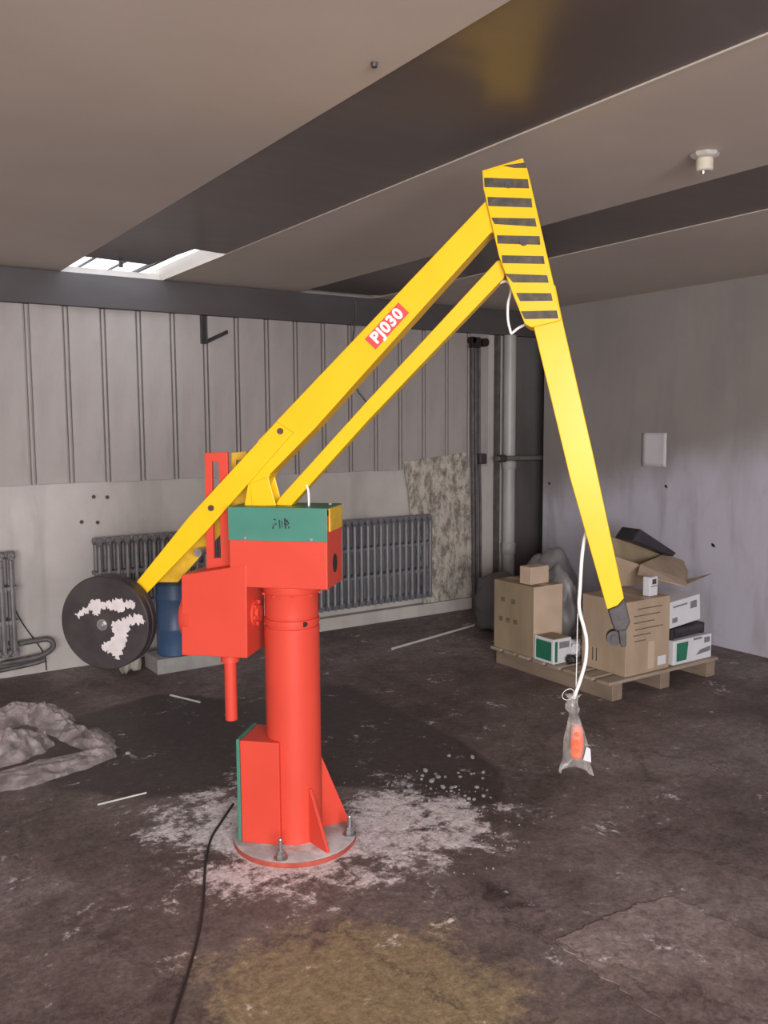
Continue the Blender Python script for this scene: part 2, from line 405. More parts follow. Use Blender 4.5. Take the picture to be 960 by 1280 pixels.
# back wall: plaster below, ribbed panels above, steel beam on top
wb = MB().box((X0, YB, 0), (XE, YB+.2, 2.62)).build('wall_back', 'plaster')
struct(wb, 'back wall of stained plaster below ribbed sheet panels')
pitch = .2365; r0 = 1.217-pitch*3
panel_me = None
for k in range(-1, 19):
    x = r0 + pitch*k; x1 = min(x+pitch-.006, 5.29)
    if x > 5.2: break
    o = MB().box((0, -.030, 0), (x1-x-.034, -.0005, 1.136)).build('panel', 'panel', wb, bevel=.003, loc=(x+.020, YB, 1.228 + .003*math.sin(k*2.1)))
    p = [(-.0085, .013), (-.0085, -.016), (-.006, -.020), (.006, -.020), (.0085, -.016), (.0085, .013)]
    MB().prism(p, 0, 1.134, axis='z').build('rib', 'panel', wb, loc=(x, YB-.014, 1.226), bevel=.002)
MB().box((X0+.02, YB-.030, 1.228), (r0-pitch-.004, YB-.0005, 2.364)).build('panel', 'panel', wb)
bm_ = MB().box((X0, YB-.07, 2.362), (XE, YB-.001, ZC-.002)).build('trim_1', 'dark_beam', bevel=.004); struct(bm_, 'dark grey steel beam along the top of the back wall')
struct(MB().box((2.92, YB-.075, 0), (4.90, YB-.0005, .10)).build('baseboard_back', 'plaster', bevel=.006), 'low pale plinth at the foot of the back wall')
# shade painted on the wall end seen through the gap behind the right wall
MB().box((5.30, YB-.03, .0), (XE, YB-.0005, 2.36)).build('recess_shade', 'recess', wb)
wr = MB().box((XR, Y0, 0), (XR+.2, 5.62, ZC+.05)).build('wall_right', 'conc_right'); struct(wr, 'grey concrete wall with daylight painted on its lower part')
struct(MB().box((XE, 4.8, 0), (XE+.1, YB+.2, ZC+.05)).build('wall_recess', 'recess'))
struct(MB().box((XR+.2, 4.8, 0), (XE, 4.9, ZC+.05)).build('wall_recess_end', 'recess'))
struct(MB().box((X0-.2, Y0, 0), (X0, YB+.2, ZC+.05)).build('wall_left', 'conc_plain'))
wf = MB().box((X0-.2, Y0-.2, 0), (-3.5, Y0, ZC+.05)).box((.95, Y0-.2, 0), (XR+.2, Y0, ZC+.05)).box((-3.5, Y0-.2, 2.48), (.95, Y0, ZC+.05)).build('wall_front', 'conc_plain'); struct(wf)
struct(MB().box((-14, -16, -.06), (14, Y0-.0, -.012)).build('ground', 'conc_plain'))

# ceiling with two sunk glossy strips
BX = ((1.43, 2.095), (3.13, 3.78))
ce = MB().box((X0-.2, Y0-.2, ZC), (BX[0][0], YB+.2, ZC+.09)).box((BX[0][1], Y0-.2, ZC), (BX[1][0], YB+.2, ZC+.09)).box((BX[1][1], Y0-.2, ZC), (XE+.1, YB+.2, ZC+.09)).build('ceiling', 'ceiling')
struct(ce, 'flat tan ceiling boards with two sunk dark strips')
zs = ZC+.004
g = MB().prism([(BX[0][0]+.001, Y0), (BX[0][1]-.001, Y0), (BX[0][1]-.001, 4.80), (1.895, 4.76), (1.84, 5.36), (BX[0][0]+.001, 5.30)], zs, zs+.02, axis='z').build('glossy_strip', 'sheet', ce)
MB().box((BX[1][0]+.001, Y0, zs), (BX[1][1]-.001, 5.70, zs+.02)).build('glossy_strip', 'sheet', ce)
MB().box((BX[1][0]+.001, 5.70, zs+.03), (BX[1][1]-.001, YB+.2, zs+.05)).build('glossy_strip', 'sheet', ce)
MB().box((1.962, 4.82, ZC+.06), (1.982, YB+.2, ZC+.08)).build('roof_bar', 'dark_beam', ce)
for xx in (1.60, 1.80): MB().box((xx, 5.28, ZC+.07), (xx+.012, YB+.2, ZC+.082)).build('roof_bar', 'dark_beam', ce)
MB().box((1.64, 5.30, ZC-.035), (1.66, 5.32, ZC+.05)).build('hanger', 'dark_beam', ce)
# thin metal edging along the strip
MB().box((BX[0][1]-.002, Y0, ZC-.0018), (BX[0][1]+.010, 5.9-.07, ZC-.0002)).build('edging', 'ceiling', ce)

# ------------------------------------------------------------------ the manipulator
mach = thing('pedestal_manipulator', MO, MROT)
tag(mach, 'orange-red pedestal lifting manipulator with long yellow jointed arm bolted to the floor', 'manipulator')
def mp(x, y, v): s, z = onm(x, y, v); return (s, z)
def plate(name, mt, pix, v0, v1, parent=mach, vref=None, bevel=.003):
    return MB().prism([mp(x, y, v0 if vref is None else vref) for x, y in pix], v0, v1).build(name, mt, parent, bevel=bevel)
# base plate, column, gussets, anchors
bp = MB().lathe([(.234, 0.0), (.237, .004), (.237, .022)], 64).build('base_plate', ['plate_rim'], mach, smooth=True)
MB().lathe([(.2365, .0221), (.232, .0255)], 64).build('dusty_top', 'plate_top', bp, smooth=True)
col = MB().lathe([(.108, .0255), (.106, .04), (.1045, .05), (.1045, .845), (.1, .849)], 64).build('column', 'red', mach, smooth=True)
MB().lathe([(.099, .849), (.099, .856), (.1045, .858), (.1045, .878), (.098, .880), (.098, .884), (.1015, .886), (.1015, .972), (.104, .976), (.107, .982), (.107, 1.006)], 64).build('swivel_collar', 'red', mach, smooth=True)
hx, hz = mp(395, 783, -.06)
MB().lathe([(.010, -.002), (.010, .012)], 20, (.072, -.0765, .866), 'y').build('pin_hole', 'hole', mach)
for k in range(5):
    a = math.radians(-150 + k*40); MB().lathe([(.006, 0), (.006, .008)], 6, (.106*math.cos(a), .106*math.sin(a), .968)).build('bolt', 'red', mach)
def radial(name, ang, poly, th, mt, parent=mach):
    o = MB().prism(poly, -th/2, th/2).build(name, mt, parent, bevel=.002); o.rotation_euler = (0, 0, ang); return o
def mang(x, y, z):
    d = onz(x, y, z)-MO; return math.atan2(d @ MV, d @ MU), math.hypot(d @ MU, d @ MV)
a1, d1 = mang(413, 1068, .026); a2, d2 = mang(432, 1026, .026)
for ang, h in ((a1, .235), (a2, .31), (a2+math.radians(95), .26), (a1+math.radians(-170), .26)):
    radial('gusset', ang, [(.100, .0256), (.222, .0256), (.222, .036), (.112, h), (.100, h)], .012, 'red')
def anchor(px, py):
    d = onz(px, py, .026)-MO; s, v = d @ MU, d @ MV
    e = MB().lathe([(.026, .0256), (.026, .030)], 20, (s, v, 0)).lathe([(.017, .030), (.017, .046)], 6, (s, v, 0)).lathe([(.013, .046), (.013, .058)], 6, (s, v, 0)).lathe([(.0075, .058), (.0075, .098), (.006, .102)], 12, (s, v, 0))
    e.build('anchor_bolt', 'steel', mach)
anchor(351, 1073); anchor(437, 1043)
for s, v in ((-.12, .16), (.10, .18)):
    MB().lathe([(.026, .0256), (.026, .030)], 20, (s, v, 0)).lathe([(.017, .030), (.017, .046)], 6, (s, v, 0)).lathe([(.0075, .046), (.0075, .098)], 12, (s, v, 0)).build('anchor_bolt', 'steel', mach)
# control box on the foot of the column
cb = MB().box((-.174, -.12, .0258), (-.02, .067, .423)).build('control_box', 'red', mach, bevel=.004)
MB().box((-.188, -.122, .03), (-.1745, .069, .427)).build('cover', 'green', cb, bevel=.002)['label'] = 'green cover plate'
for z in (.08, .23, .38): MB().lathe([(.004, -.1245), (.004, -.122)], 10, (-.181, 0, z), 'y').build('screw', 'steel', cb)
# head housing
hs = MB().box((-.197, -.12, 1.0062), (.176, .09, 1.276)).build('head_housing', 'red', mach, bevel=.004)
MB().prism([(-.1255, 1.181), (-.1205, 1.181), (-.1205, 1.2975), (.088, 1.2975), (.088, 1.3025), (-.1255, 1.3025)], -.197, .178, axis='x').build('lid', 'green', hs, bevel=.0015)['label'] = 'green lid folded over the front'
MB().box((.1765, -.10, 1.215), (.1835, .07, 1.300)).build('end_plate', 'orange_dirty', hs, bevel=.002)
MB().lathe([(.02, 0), (.02, .003)], 24, (0, 0, 0), 'x').build('oval_port', 'hole', hs, loc=(.1755, -.02, 1.09))
hs.children[-1].scale = (1, 1.4, 1.75)
for s, z in ((-.13, 1.19), (.12, 1.19)): MB().lathe([(.006, -.130), (.006, -.1256)], 10, (s, 0, z), 'y').build('screw', 'steel', hs)
MB().lathe([(.008, 1.302), (.006, 1.310)], 10, (.15, .02, 0)).build('screw', 'steel', hs)
# brushed marks on the lid
mk = MB()
for a, b, ww in (((342, 649), (345, 650), .003), ((343, 655), (346, 655), .003), ((341, 661), (342, 656), .003), ((349, 650), (350, 661), .003), ((352, 651), (353, 660), .002), ((356, 648), (357, 661), .004), ((358, 650), (361, 655), .004), ((355, 655), (360, 656), .003), ((361, 658), (361, 661), .003)):
    p, q = mp(*a, -.1262), mp(*b, -.1262); dx, dz = q[0]-p[0], q[1]-p[1]; L = math.hypot(dx, dz); nx, nz = -dz/L*ww, dx/L*ww
    mk.prism([(p[0]-nx, p[1]-nz), (q[0]-nx*.6, q[1]-nz*.6), (q[0]+nx*.6, q[1]+nz*.6), (p[0]+nx, p[1]+nz)], -.1262, -.1256)
mk.build('brushed_marks', 'ink', hs)
# drive housing hanging left of the head
dh = plate('drive_housing', 'red', [(226.5, 719), (286, 709.5), (308, 706), (309, 823), (227, 819)], -.1214, .07, bevel=.004)
zc = mp(228, 775, -.12)[1]
MB().lathe([(.095, .03), (.095, 0), (.085, -.014)], 48, (-.396, -.03, zc), 'x').build('motor_flange', 'red', dh, smooth=True)
fl = MB().lathe([(.052, 0), (.052, .010), (.03, .012), (.03, .022)], 40, (-.136, -.03, zc+.02), 'x').build('side_flange', 'red', dh, smooth=True)
for k in range(6):
    a = k*math.pi/3+.3; MB().lathe([(.008, .010), (.008, .019)], 6, (-.136, -.03+.041*math.cos(a), zc+.02+.041*math.sin(a)), 'x').build('bolt', 'red', dh)
st, _ = mp(288.5, 860, -.03)
MB().lathe([(.036, .70), (.034, .735), (.034, .742)], 32, (st, -.03, 0)).lathe([(.0235, mp(289, 899, -.03)[1]), (.0235, .72)], 32, (st, -.03, 0)).build('drop_pipe', 'red', dh, smooth=True)
# slotted guide frames for the arm pivot
def slot_frame(name, mt, out, inn, v0, v1):
    O = [mp(*p, v0) for p in out]; I = [mp(*p, v0) for p in inn]
    vs = [(s, v, z) for v in (v0, v1) for (s, z) in O+I]
    fs = []
    for b0, fl_ in ((0, False), (8, True)):
        for i in range(4):
            q = (b0+i, b0+(i+1) % 4, b0+4+(i+1) % 4, b0+4+i); fs.append(q[::-1] if fl_ else q)
    for i in range(4):
        fs.append((i, (i+1) % 4, 8+(i+1) % 4, 8+i)); fs.append((4+i, 12+i, 12+(i+1) % 4, 4+(i+1) % 4))
    return MB().add(vs, fs).build(name, mt, mach, bevel=.002)
slot_frame('guide_frame', 'red', [(255.5, 566), (284, 565), (288, 707), (258, 713)], [(264.5, 577), (273, 577), (276, 697), (267, 698)], -.035, -.018)
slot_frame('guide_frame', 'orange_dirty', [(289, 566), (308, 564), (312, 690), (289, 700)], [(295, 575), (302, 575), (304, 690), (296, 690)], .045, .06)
MB().lathe([(.016, -.02), (.016, .07)], 24, (mp(250, 690, .0)[0], 0, mp(250, 690, .0)[1]), 'y').build('guide_roller', 'steel', mach, smooth=True)
# upper arm: tapered beam, two side plates, lower link
plate('upper_arm', 'yellow', [(322, 551), (608, 250), (619, 250), (622, 290), (613, 291), (443, 480), (393, 536), (338, 592), (322, 632), (305, 634), (313, 585)], -.045, .045)
front = plate('side_plate', 'yellow', [(345.5, 527), (366.5, 540.5), (258, 664), (182, 743), (166, 733), (236, 646)], -.056, -.0452)
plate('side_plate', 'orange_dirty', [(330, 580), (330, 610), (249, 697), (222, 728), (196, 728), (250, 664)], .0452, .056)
for px, py in ((350.5, 539), (264, 635)):
    s, z = mp(px, py, -.056); MB().lathe([(.0115, -.0615), (.0115, -.0562)], 24, (s, 0, z), 'y').build('pivot_pin', 'rust_bolt', mach)
plate('lower_link', 'yellow', [(344, 631), (350, 621.7), (460, 500), (622, 325), (636, 327), (630, 347), (460, 525.5), (363, 633)], -.03, .03)
# channel bracket between head and beam
br = plate('channel_bracket', 'yellow', [(312, 604), (335, 596), (345, 632), (315, 634)], -.05, -.044)
plate('channel_web', 'yellow', [(312, 604), (317, 602), (320, 634), (315, 634)], -.044, .02, parent=br, vref=-.05)
plate('channel_flange', 'yellow', [(312, 604), (335, 596), (345, 632), (315, 634)], .02, .026, parent=br, vref=-.05)
# sticker with the model number
lab = plate('number_sticker', 'label_red', [(456, 424), (498, 378), (511.5, 391), (469.5, 437)], -.0462, -.0451, vref=-.0451, bevel=0)
def text_mesh(txt, size, bold):
    cu = bpy.data.curves.new('txt', 'FONT'); cu.body = txt; cu.size = size; cu.align_x = 'CENTER'; cu.align_y = 'CENTER'
    cu.extrude = .0003; cu.offset = bold; cu.space_character = 1.12
    t = bpy.data.objects.new('txt', cu); COL.objects.link(t)
    dg = bpy.context.evaluated_depsgraph_get(); me = bpy.data.meshes.new_from_object(t.evaluated_get(dg))
    bpy.data.objects.remove(t); return me
me = text_mesh('PJ030', .056, .0022); me.materials.clear(); me.materials.append(M['white_print'])
tx = bpy.data.objects.new('number', me); COL.objects.link(tx); tx.parent = lab
c0 = [mp(*p, -.0466) for p in ((456, 424), (498, 378), (511.5, 391), (469.5, 437))]
cs, cz = sum(p[0] for p in c0)/4, sum(p[1] for p in c0)/4
an = math.atan2(c0[1][1]-c0[0][1], c0[1][0]-c0[0][0])
tx.matrix_local = Matrix.Translation((cs, -.0467, cz)) @ Matrix.Rotation(-an, 4, 'Y') @ Matrix.Rotation(math.pi/2, 4, 'X')
# elbow plates
EL = [(602.8, 214.7), (654, 199), (659.6, 212.5), (702, 397), (700, 401), (664, 409.5), (656, 405), (641, 368), (623.5, 320), (604, 235)]
el = plate('elbow_plate', 'yellow', EL, -.060, -.052)
plate('elbow_plate', 'yellow', EL, .052, .060, vref=-.06)
e_ = [mp(*p, -.06) for p in EL]
def strip(name, a, b, th, v0, v1, mt='yellow', parent=el):
    dx, dz = b[0]-a[0], b[1]-a[1]; L = math.hypot(dx, dz); nx, nz = dz/L*th, -dx/L*th
    return MB().prism([a, b, (b[0]-nx, b[1]-nz), (a[0]-nx, a[1]-nz)], v0, v1).build(name, mt, parent, bevel=.001)
strip('end_web', e_[2], e_[3], -.006, -.0518, .0518); strip('top_web', e_[0], e_[1], .006, -.0518, .0518)
ST = [((628, 207), (656, 203), (658, 210), (643, 210)), ((605, 222), (661-1, 224), (661.5, 235.5), (605.5, 234)), ((609, 246), (664.5, 248), (665.5, 259.5), (610.5, 257.5)),
      ((614, 272), (669, 273), (671, 283.5), (618, 280)), ((621, 294), (674.5, 295), (675.5, 306), (622, 304.5)), ((627, 319), (679.5, 320), (681, 330), (628, 329)),
      ((631, 342), (684, 344), (686, 353.5), (641, 353)), ((645, 366), (689, 366.5), (691, 376), (650, 376.5)), ((651, 389), (696, 388), (698, 398), (656, 399))]
for q in ST:
    MB().prism([mp(x, y, -.0604) for x, y in q], -.0606, -.0601).build('hazard_stripe', 'black_paint', el)
for px, py in ((636, 230), (655, 302)):
    s, z = mp(px, py, -.061); MB().lathe([(.014, -.068), (.014, -.0607)], 24, (s, 0, z), 'y').lathe([(.008, -.072), (.008, -.068)], 6, (s, 0, z), 'y').build('pivot_bolt', 'dark_iron', el)
# forearm and end knuckle
plate('forearm', 'yellow', [(655, 362), (694, 356), (703, 400), (742, 570), (780, 748), (772, 757), (759, 762), (712, 596), (666, 405)], -.045, .045)
kn = plate('end_knuckle', 'dark_iron', [(759.5, 762.5), (772, 757.5), (780, 748.5), (784, 760), (788, 778), (783.5, 788), (769, 790), (764, 778)], -.043, .043, bevel=.006)
plate('clevis', 'dark_iron', [(773, 788), (783, 787), (783, 808), (776, 809)], -.03, -.018, parent=kn)
plate('clevis', 'dark_iron', [(773, 788), (783, 787), (783, 808), (776, 809)], .018, .03, parent=kn)
s, z = mp(768, 798, -.02); MB().lathe([(.026, -.02), (.028, 0), (.026, .02)], 32, (s, 0, z), 'y').lathe([(.012, -.026), (.012, .026)], 16, (s, 0, z), 'y').build('swivel_eye', 'dark_iron', kn, smooth=True)
# counterweight discs
dc = mp(130, 779, -.15); 
cw = MB().lathe([(.176, -.15), (.181, -.145), (.181, -.116), (.176, -.112)], 72, (dc[0], 0, dc[1]), 'y').build('counterweight_disc', 'disc', mach, smooth=True)
cw2 = MB().lathe([(.176, -.111), (.181, -.106), (.181, -.079), (.176, -.075)], 72, (dc[0], 0, dc[1]), 'y').build('counterweight_disc', 'disc', mach, smooth=True)
hb = mp(128, 781, -.15)
MB().lathe([(.022, -.153), (.022, -.150)], 32, (hb[0], 0, hb[1]), 'y').lathe([(.015, -.163), (.015, -.153)], 6, (hb[0], 0, hb[1]), 'y').lathe([(.008, -.170), (.008, -.163)], 16, (hb[0], 0, hb[1]), 'y').build('centre_bolt', 'steel', cw)
MB().lathe([(.014, -.075), (.014, .05)], 24, (hb[0], 0, hb[1]), 'y').build('axle', 'dark_iron', cw)
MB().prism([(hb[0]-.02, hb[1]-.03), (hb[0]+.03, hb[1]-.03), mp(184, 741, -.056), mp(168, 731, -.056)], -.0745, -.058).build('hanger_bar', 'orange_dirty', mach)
def jag(pix, v, amp, seed):
    rnd = random.Random(seed); out = []
    P = [mp(*p, v) for p in pix]
    for i in range(len(P)):
        a, b = P[i], P[(i+1) % len(P)]; L = math.hypot(b[0]-a[0], b[1]-a[1]); n = max(1, int(L/.0045))
        for j in range(n):
            t = j/n; o = amp*(rnd.random()-.4)*(1 if j else .3); out.append((a[0]+(b[0]-a[0])*t - (b[1]-a[1])/L*o, a[1]+(b[1]-a[1])*t + (b[0]-a[0])/L*o))
    return out
for k, pp in enumerate(([(94, 769), (106, 760), (112, 761), (114, 751), (120, 749), (128, 755), (133, 751), (138, 752), (148, 748), (155, 753), (163, 750), (169, 757), (166, 762), (158, 759), (150, 764), (141, 762), (133, 757), (126, 762), (121, 770), (113, 763), (97, 772)],
                        [(140, 779), (158, 772), (174, 767), (178, 770), (182, 778), (162, 780), (160, 790), (157, 803), (153, 814), (147, 824), (141, 817), (131, 813), (127, 806), (139, 800), (143, 791)])):
    f = jag(pp, -.1503, .016, k); me_ = MB().prism(f, -.1512, -.1501); me_.build('bare_patch', 'chip', cw)
# cables of the machine
def mt_(pix, v): return [(*(lambda q: (q[0], v, q[1]))(mp(x, y, v)),) for x, y in pix]
MB().tube(spline(mt_([(386, 634), (386, 622), (385, 612), (383, 606)], -.035)), .0042, 8).build('cable', 'white_cable', mach, smooth=True)
MB().tube(spline(mt_([(615, 357), (625, 353.5), (634, 352), (639, 361), (635, 380), (635, 400), (638.5, 416)], -.0)) + spline(mt_([(639.5, 417), (648, 410), (657, 405.5)], -.0)), .0045, 8).build('cable', 'white_cable', mach, smooth=True)
MB().tube(spline(mt_([(733, 664), (730, 676), (727, 700), (725, 735), (724, 760), (730, 785), (733, 800), (732, 825), (726, 848), (719, 868), (717, 873)], 0.)), .0065, 10).build('pendant_cable', 'white_cable', mach, smooth=True)
MB().tube(spline(mt_([(724, 748), (722, 775), (721, 820), (720, 862)], .005)), .0016, 6).build('string', 'white_cable', mach, smooth=True)

# pendant in its clear bag, hanging from the cable
def mw(s, v, z): return MO + MU*s + MV*v + np.array([0, 0, z])
ps, pz = mp(721, 930, 0.)
pc = MB()
pd = thing('control_pendant', mw(ps, 0, mp(722, 950, 0)[1]), MROT); tag(pd, 'orange push-button pendant hanging inside the clear bag', 'control pendant')
zb = mp(722, 950, 0)[1]; top = mp(719, 905, 0)[1]-zb
MB().lathe([(.012, .004), (.022, .012), (.025, .03), (.024, top*.6), (.019, top*.9), (.008, top)], 20).build('body', 'pendant', pd, smooth=True).scale = (1, .7, 1)
MB().tube([(-.0, 0, top*.98), (-.004, 0, top+.05), (-.006, 0, mp(718, 874, 0)[1]-zb)], .0045, 8).build('lead', 'black_cable', pd)
for z in (.04, .07, .10): MB().lathe([(.008, -.022), (.008, -.016)], 14, (0, 0, z), 'y').build('button', 'pendant', pd)
def make_bag():
    prof = [(868, 716, 10, .4), (873, 716, 6, .5), (880, 714, 8, .6), (886, 715, 9, .6), (892, 717, 5, .9), (900, 718, 8, .7), (912, 719, 11, .6), (925, 720, 14, .55), (938, 720.5, 15, .5), (948, 720.5, 17, .42), (956, 719.5, 19, .3), (962, 719, 20.5, .1)]
    n = 36; vs = []; fs = []
    for i, (y, x, w_, fl_) in enumerate(prof):
        s, z = mp(x, y, 0); rr = abs(mp(x+w_, y, 0)[0]-s)
        for k in range(n):
            a = 2*math.pi*k/n; cr = 1+.10*math.sin(5*a+i*.7)+.06*math.sin(9*a-i)
            dz = 0
            if i >= 9: dz = -.006*abs(math.cos(a))**4*(i-8) + .004*(1-abs(math.cos(a)))*(i-8)
            vs.append((s+rr*cr*math.cos(a) - ps, rr*fl_*cr*math.sin(a), z+dz))
    for i in range(len(prof)-1): fs += [(i*n+k, i*n+(k+1) % n, (i+1)*n+(k+1) % n, (i+1)*n+k) for k in range(n)]
    b0 = mp(720, 960, 0)[1]
    o = MB().add([(x, y, z-b0) for x, y, z in vs], fs).build('plastic_bag', 'clear_bag', None, smooth=True, loc=mw(ps, 0, b0), rot=(0, 0, MROT))
    tag(o, 'clear plastic bag tied around a hanging orange pendant', 'bag')
    pts = []
    for k in range(25):
        a = 2*math.pi*k/24; s, z = mp(710+7*math.cos(a)+2*math.sin(a), 868-7*math.sin(a), 0); pts.append((s-ps, .004*math.sin(2*a), z-b0))
    MB().tube(pts, .0012, 6, cap=False).build('tie', 'white_cable', o)
    pp = [mp(*p, -.03) for p in ((733, 934), (738, 936), (739, 953), (729, 950))]
    MB().prism([(s-ps, z-b0) for s, z in pp], -.0305, -.0295).build('paper_tag', 'paper', o)
make_bag()

# ------------------------------------------------------------------ radiators
sec = MB()
def section(h, dz):
    m_ = MB()
    for dy in (-.045, .045): m_.tube([(0, dy, dz+.03), (0, dy, dz+h-.03)], .0155, 8)
    m_.tube([(0, -.052, dz+.02), (0, .052, dz+.02)], .021, 8); m_.tube([(0, -.052, dz+h-.02), (0, .052, dz+h-.02)], .021, 8)
    for z in (.34, .66): m_.box((-.029, -.05, dz+h*z-.012), (.029, .05, dz+h*z+.012))
    m_.tube([(-.03, 0, dz+.02), (.03, 0, dz+.02)], .024, 10); m_.tube([(-.03, 0, dz+h-.02), (.03, 0, dz+h-.02)], .024, 10)
    m_.lathe([(.014, -.060), (.010, -.066)], 10, (0, 0, dz+h-.035), 'y'); m_.lathe([(.014, -.060), (.010, -.066)], 10, (0, 0, dz+.035), 'y')
    return m_
def radiator(x, n, h, dz, mt, label):
    t = thing('column_radiator', (x, YB-.125, 0)); tag(t, label, 'radiator', 'cast column radiators along the back wall')
    first = section(h, dz).build('section', mt, t, smooth=True)
    for k in range(1, n):
        c = first.copy(); COL.objects.link(c); c.parent = t; c.location = (k*.0605, 0, 0)
    for k in (0, n-1):
        MB().box((k*.0605-.012, .05, dz+.05), (k*.0605+.012, .1245, dz+.075)).build('wall_bracket', mt, t)
    return t
radiator(3.10, 20, .685, .175, 'radiator', 'clean silver-grey column radiator beside the leaning smeared board')
radiator(1.575, 16, .68, .19, 'radiator_dirty', 'dirty grey column radiator behind the counterweight disc and blue drum')
rl = radiator(.55, 9, .66, .165, 'radiator_dirty', 'dark column radiator with bent pipe ends at its foot')
MB().tube(spline([(.40, -.01, .13), (.56, -.01, .135), (.66, -.01, .15), (.72, .0, .19), (.70, .02, .235), (.60, .03, .235), (.52, .03, .23)]), .017, 10).build('return_pipe', 'conduit', rl, smooth=True)
MB().tube(spline([(-.2, -.02, .06), (.3, -.02, .085), (.56, -.02, .1), (.66, -.02, .115)]), .014, 10).build('feed_pipe', 'conduit', rl, smooth=True)
pw = [onY(*p, YB-.02) for p in ((15, 755), (30, 782), (47, 805), (56, 820), (58, 838))]
tag(MB().tube(spline([p-pw[-1] for p in pw]), .004, 6).build('wall_wire', 'black_cable', loc=pw[-1]), 'thin dark wire drooping down the plaster beside the pipe elbow', 'wire')

# ------------------------------------------------------------------ things along the back wall
# blue drum, its block and sack
dx, dy = 1.985, 5.50
tag(MB().box((-.24, -.13, 0), (.27, .13, .10)).build('concrete_block', 'block', bevel=.008, loc=(2.06, 5.52, .0005)), 'low pale concrete block under the blue drum', 'concrete block')
dr = thing('blue_drum', (dx, dy, .101)); tag(dr, 'blue plastic drum with dark lid standing on a pale block', 'drum')
MB().lathe([(.112, 0), (.12, .01), (.12, .16), (.124, .17), (.124, .185), (.12, .195), (.12, .36), (.124, .37), (.124, .385), (.12, .395), (.117, .47)], 40).build('body', 'blue_drum', dr, smooth=True)
MB().lathe([(.122, .4702), (.122, .50), (.11, .512)], 40).build('lid', 'drum_lid', dr, smooth=True)
def blob(name, mt, rx, ry, rz, seed, amp, label, cat, loc, sub=4, rot=0):
    bm = bmesh.new(); bmesh.ops.create_icosphere(bm, subdivisions=sub, radius=1)
    for v in bm.verts:
        n = mnoise.fractal(v.co*1.7+Vector((seed, seed*.3, 0)), 1., 2., 4)
        r = 1+amp*n; v.co = Vector((v.co.x*rx*r, v.co.y*ry*r, max(v.co.z, -.75)*rz*r))
    zmin = min(v.co.z for v in bm.verts)
    for v in bm.verts: v.co.z -= zmin
    me = bpy.data.meshes.new(name); bm.to_mesh(me); bm.free(); me.materials.append(M[mt])
    me.polygons.foreach_set('use_smooth', [True]*len(me.polygons))
    o = bpy.data.objects.new(name, me); COL.objects.link(o); o.location = loc; o.rotation_euler = (0, 0, rot)
    return tag(o, label, cat)
blob('sack', 'sack', .085, .09, .34, 3.3, .2, 'beige sack slumped between the counterweight and the blue drum', 'sack', (1.68, 5.52, .001))
# leaning board
BD = [onY(505, 577, 5.852), onY(583, 565, 5.852), onY(599, 746, 5.842), onY(530, 753, 5.842)]
BD = [np.array(p) for p in BD]; nb = np.cross(BD[1]-BD[0], BD[3]-BD[0]); nb /= np.linalg.norm(nb); nb = nb if nb[1] > 0 else -nb
bz = min(p[2] for p in BD); 
base = (BD[2]+BD[3])/2; base[2] = .1
lowr = [BD[2]+(BD[2]-BD[1])*(BD[2][2]-.103)/(BD[1][2]-BD[2][2]), BD[3]+(BD[3]-BD[0])*(BD[3][2]-.103)/(BD[0][2]-BD[3][2])]
Q = [BD[0], BD[1], lowr[0], lowr[1]]
def jq(Q, n, amp):
    out = []
    for i in range(4):
        for t in np.linspace(0, 1, n+1)[:-1]:
            p = Q[i]+(Q[(i+1) % 4]-Q[i])*t; out.append(p + (amp*(random.random()-.5)*np.array([1, 0, 1]) if 0 < t < 1 and i != 2 else 0))
    return out
qq = jq(Q, 9, .012); nn = len(qq)
tag(MB().add([p-base for p in qq]+[p+nb*.010-base for p in qq], [tuple(range(nn)), tuple(range(2*nn-1, nn-1, -1))]+[(i, i+nn, (i+1) % nn+nn, (i+1) % nn) for i in range(nn)]).build('board', 'board', loc=base), 'plaster-smeared board leaning on the wall beside the radiator', 'board')
# bundle of conduits and the pale downpipe near the corner
cn = thing('conduit_bundle', (4.808, YB-.085, 0)); tag(cn, 'bundle of dark thin conduits with a clamp box running up the wall', 'conduit')
for k, ddx in enumerate((-.045, -.012, .028)):
    MB().tube(spline([(ddx+.02, 0, .003), (ddx+.012, -.003*k, .8), (ddx, 0, 1.5), (ddx-.006, 0, 2.27)]), .012 if k else .016, 8).build('conduit', 'conduit', cn, smooth=True)
MB().box((-.075, -.03, 2.235), (.02, .022, 2.325)).build('clamp_box', 'hole', cn, bevel=.008)
MB().lathe([(.035, -.03), (.035, .022)], 16, (.075, 0, 2.285), 'y').lathe([(.028, -.03), (.028, .022)], 16, (-.06, 0, 2.30), 'y').build('knob', 'hole', cn, smooth=True)
MB().box((.005, -.04, 1.255), (.085, .022, 1.345)).build('joint', 'dark_iron', cn, bevel=.01)
hp = thing('water_pipe', (4.955, YB-.17, 1.30)); tag(hp, 'horizontal grey-green pipe running from the conduits into the dark corner', 'pipe')
MB().tube([(0, 0, 0), (.14, 0, 0), (1.1, 0, -.012)], .022, 12).build('pipe', 'greenish', hp, smooth=True)
MB().tube([(.03, 0, 0), (.10, 0, 0)], .032, 12).build('coupling', 'dark_iron', hp, smooth=True)
dp = thing('downpipe', (5.185, YB-.075, .0005)); tag(dp, 'pale grey downpipe with ringed sockets in the dark corner', 'pipe')
MB().tube([(0, 0, .0), (0, 0, 2.36)], .056, 24).build('pipe', 'pvc', dp, smooth=True)
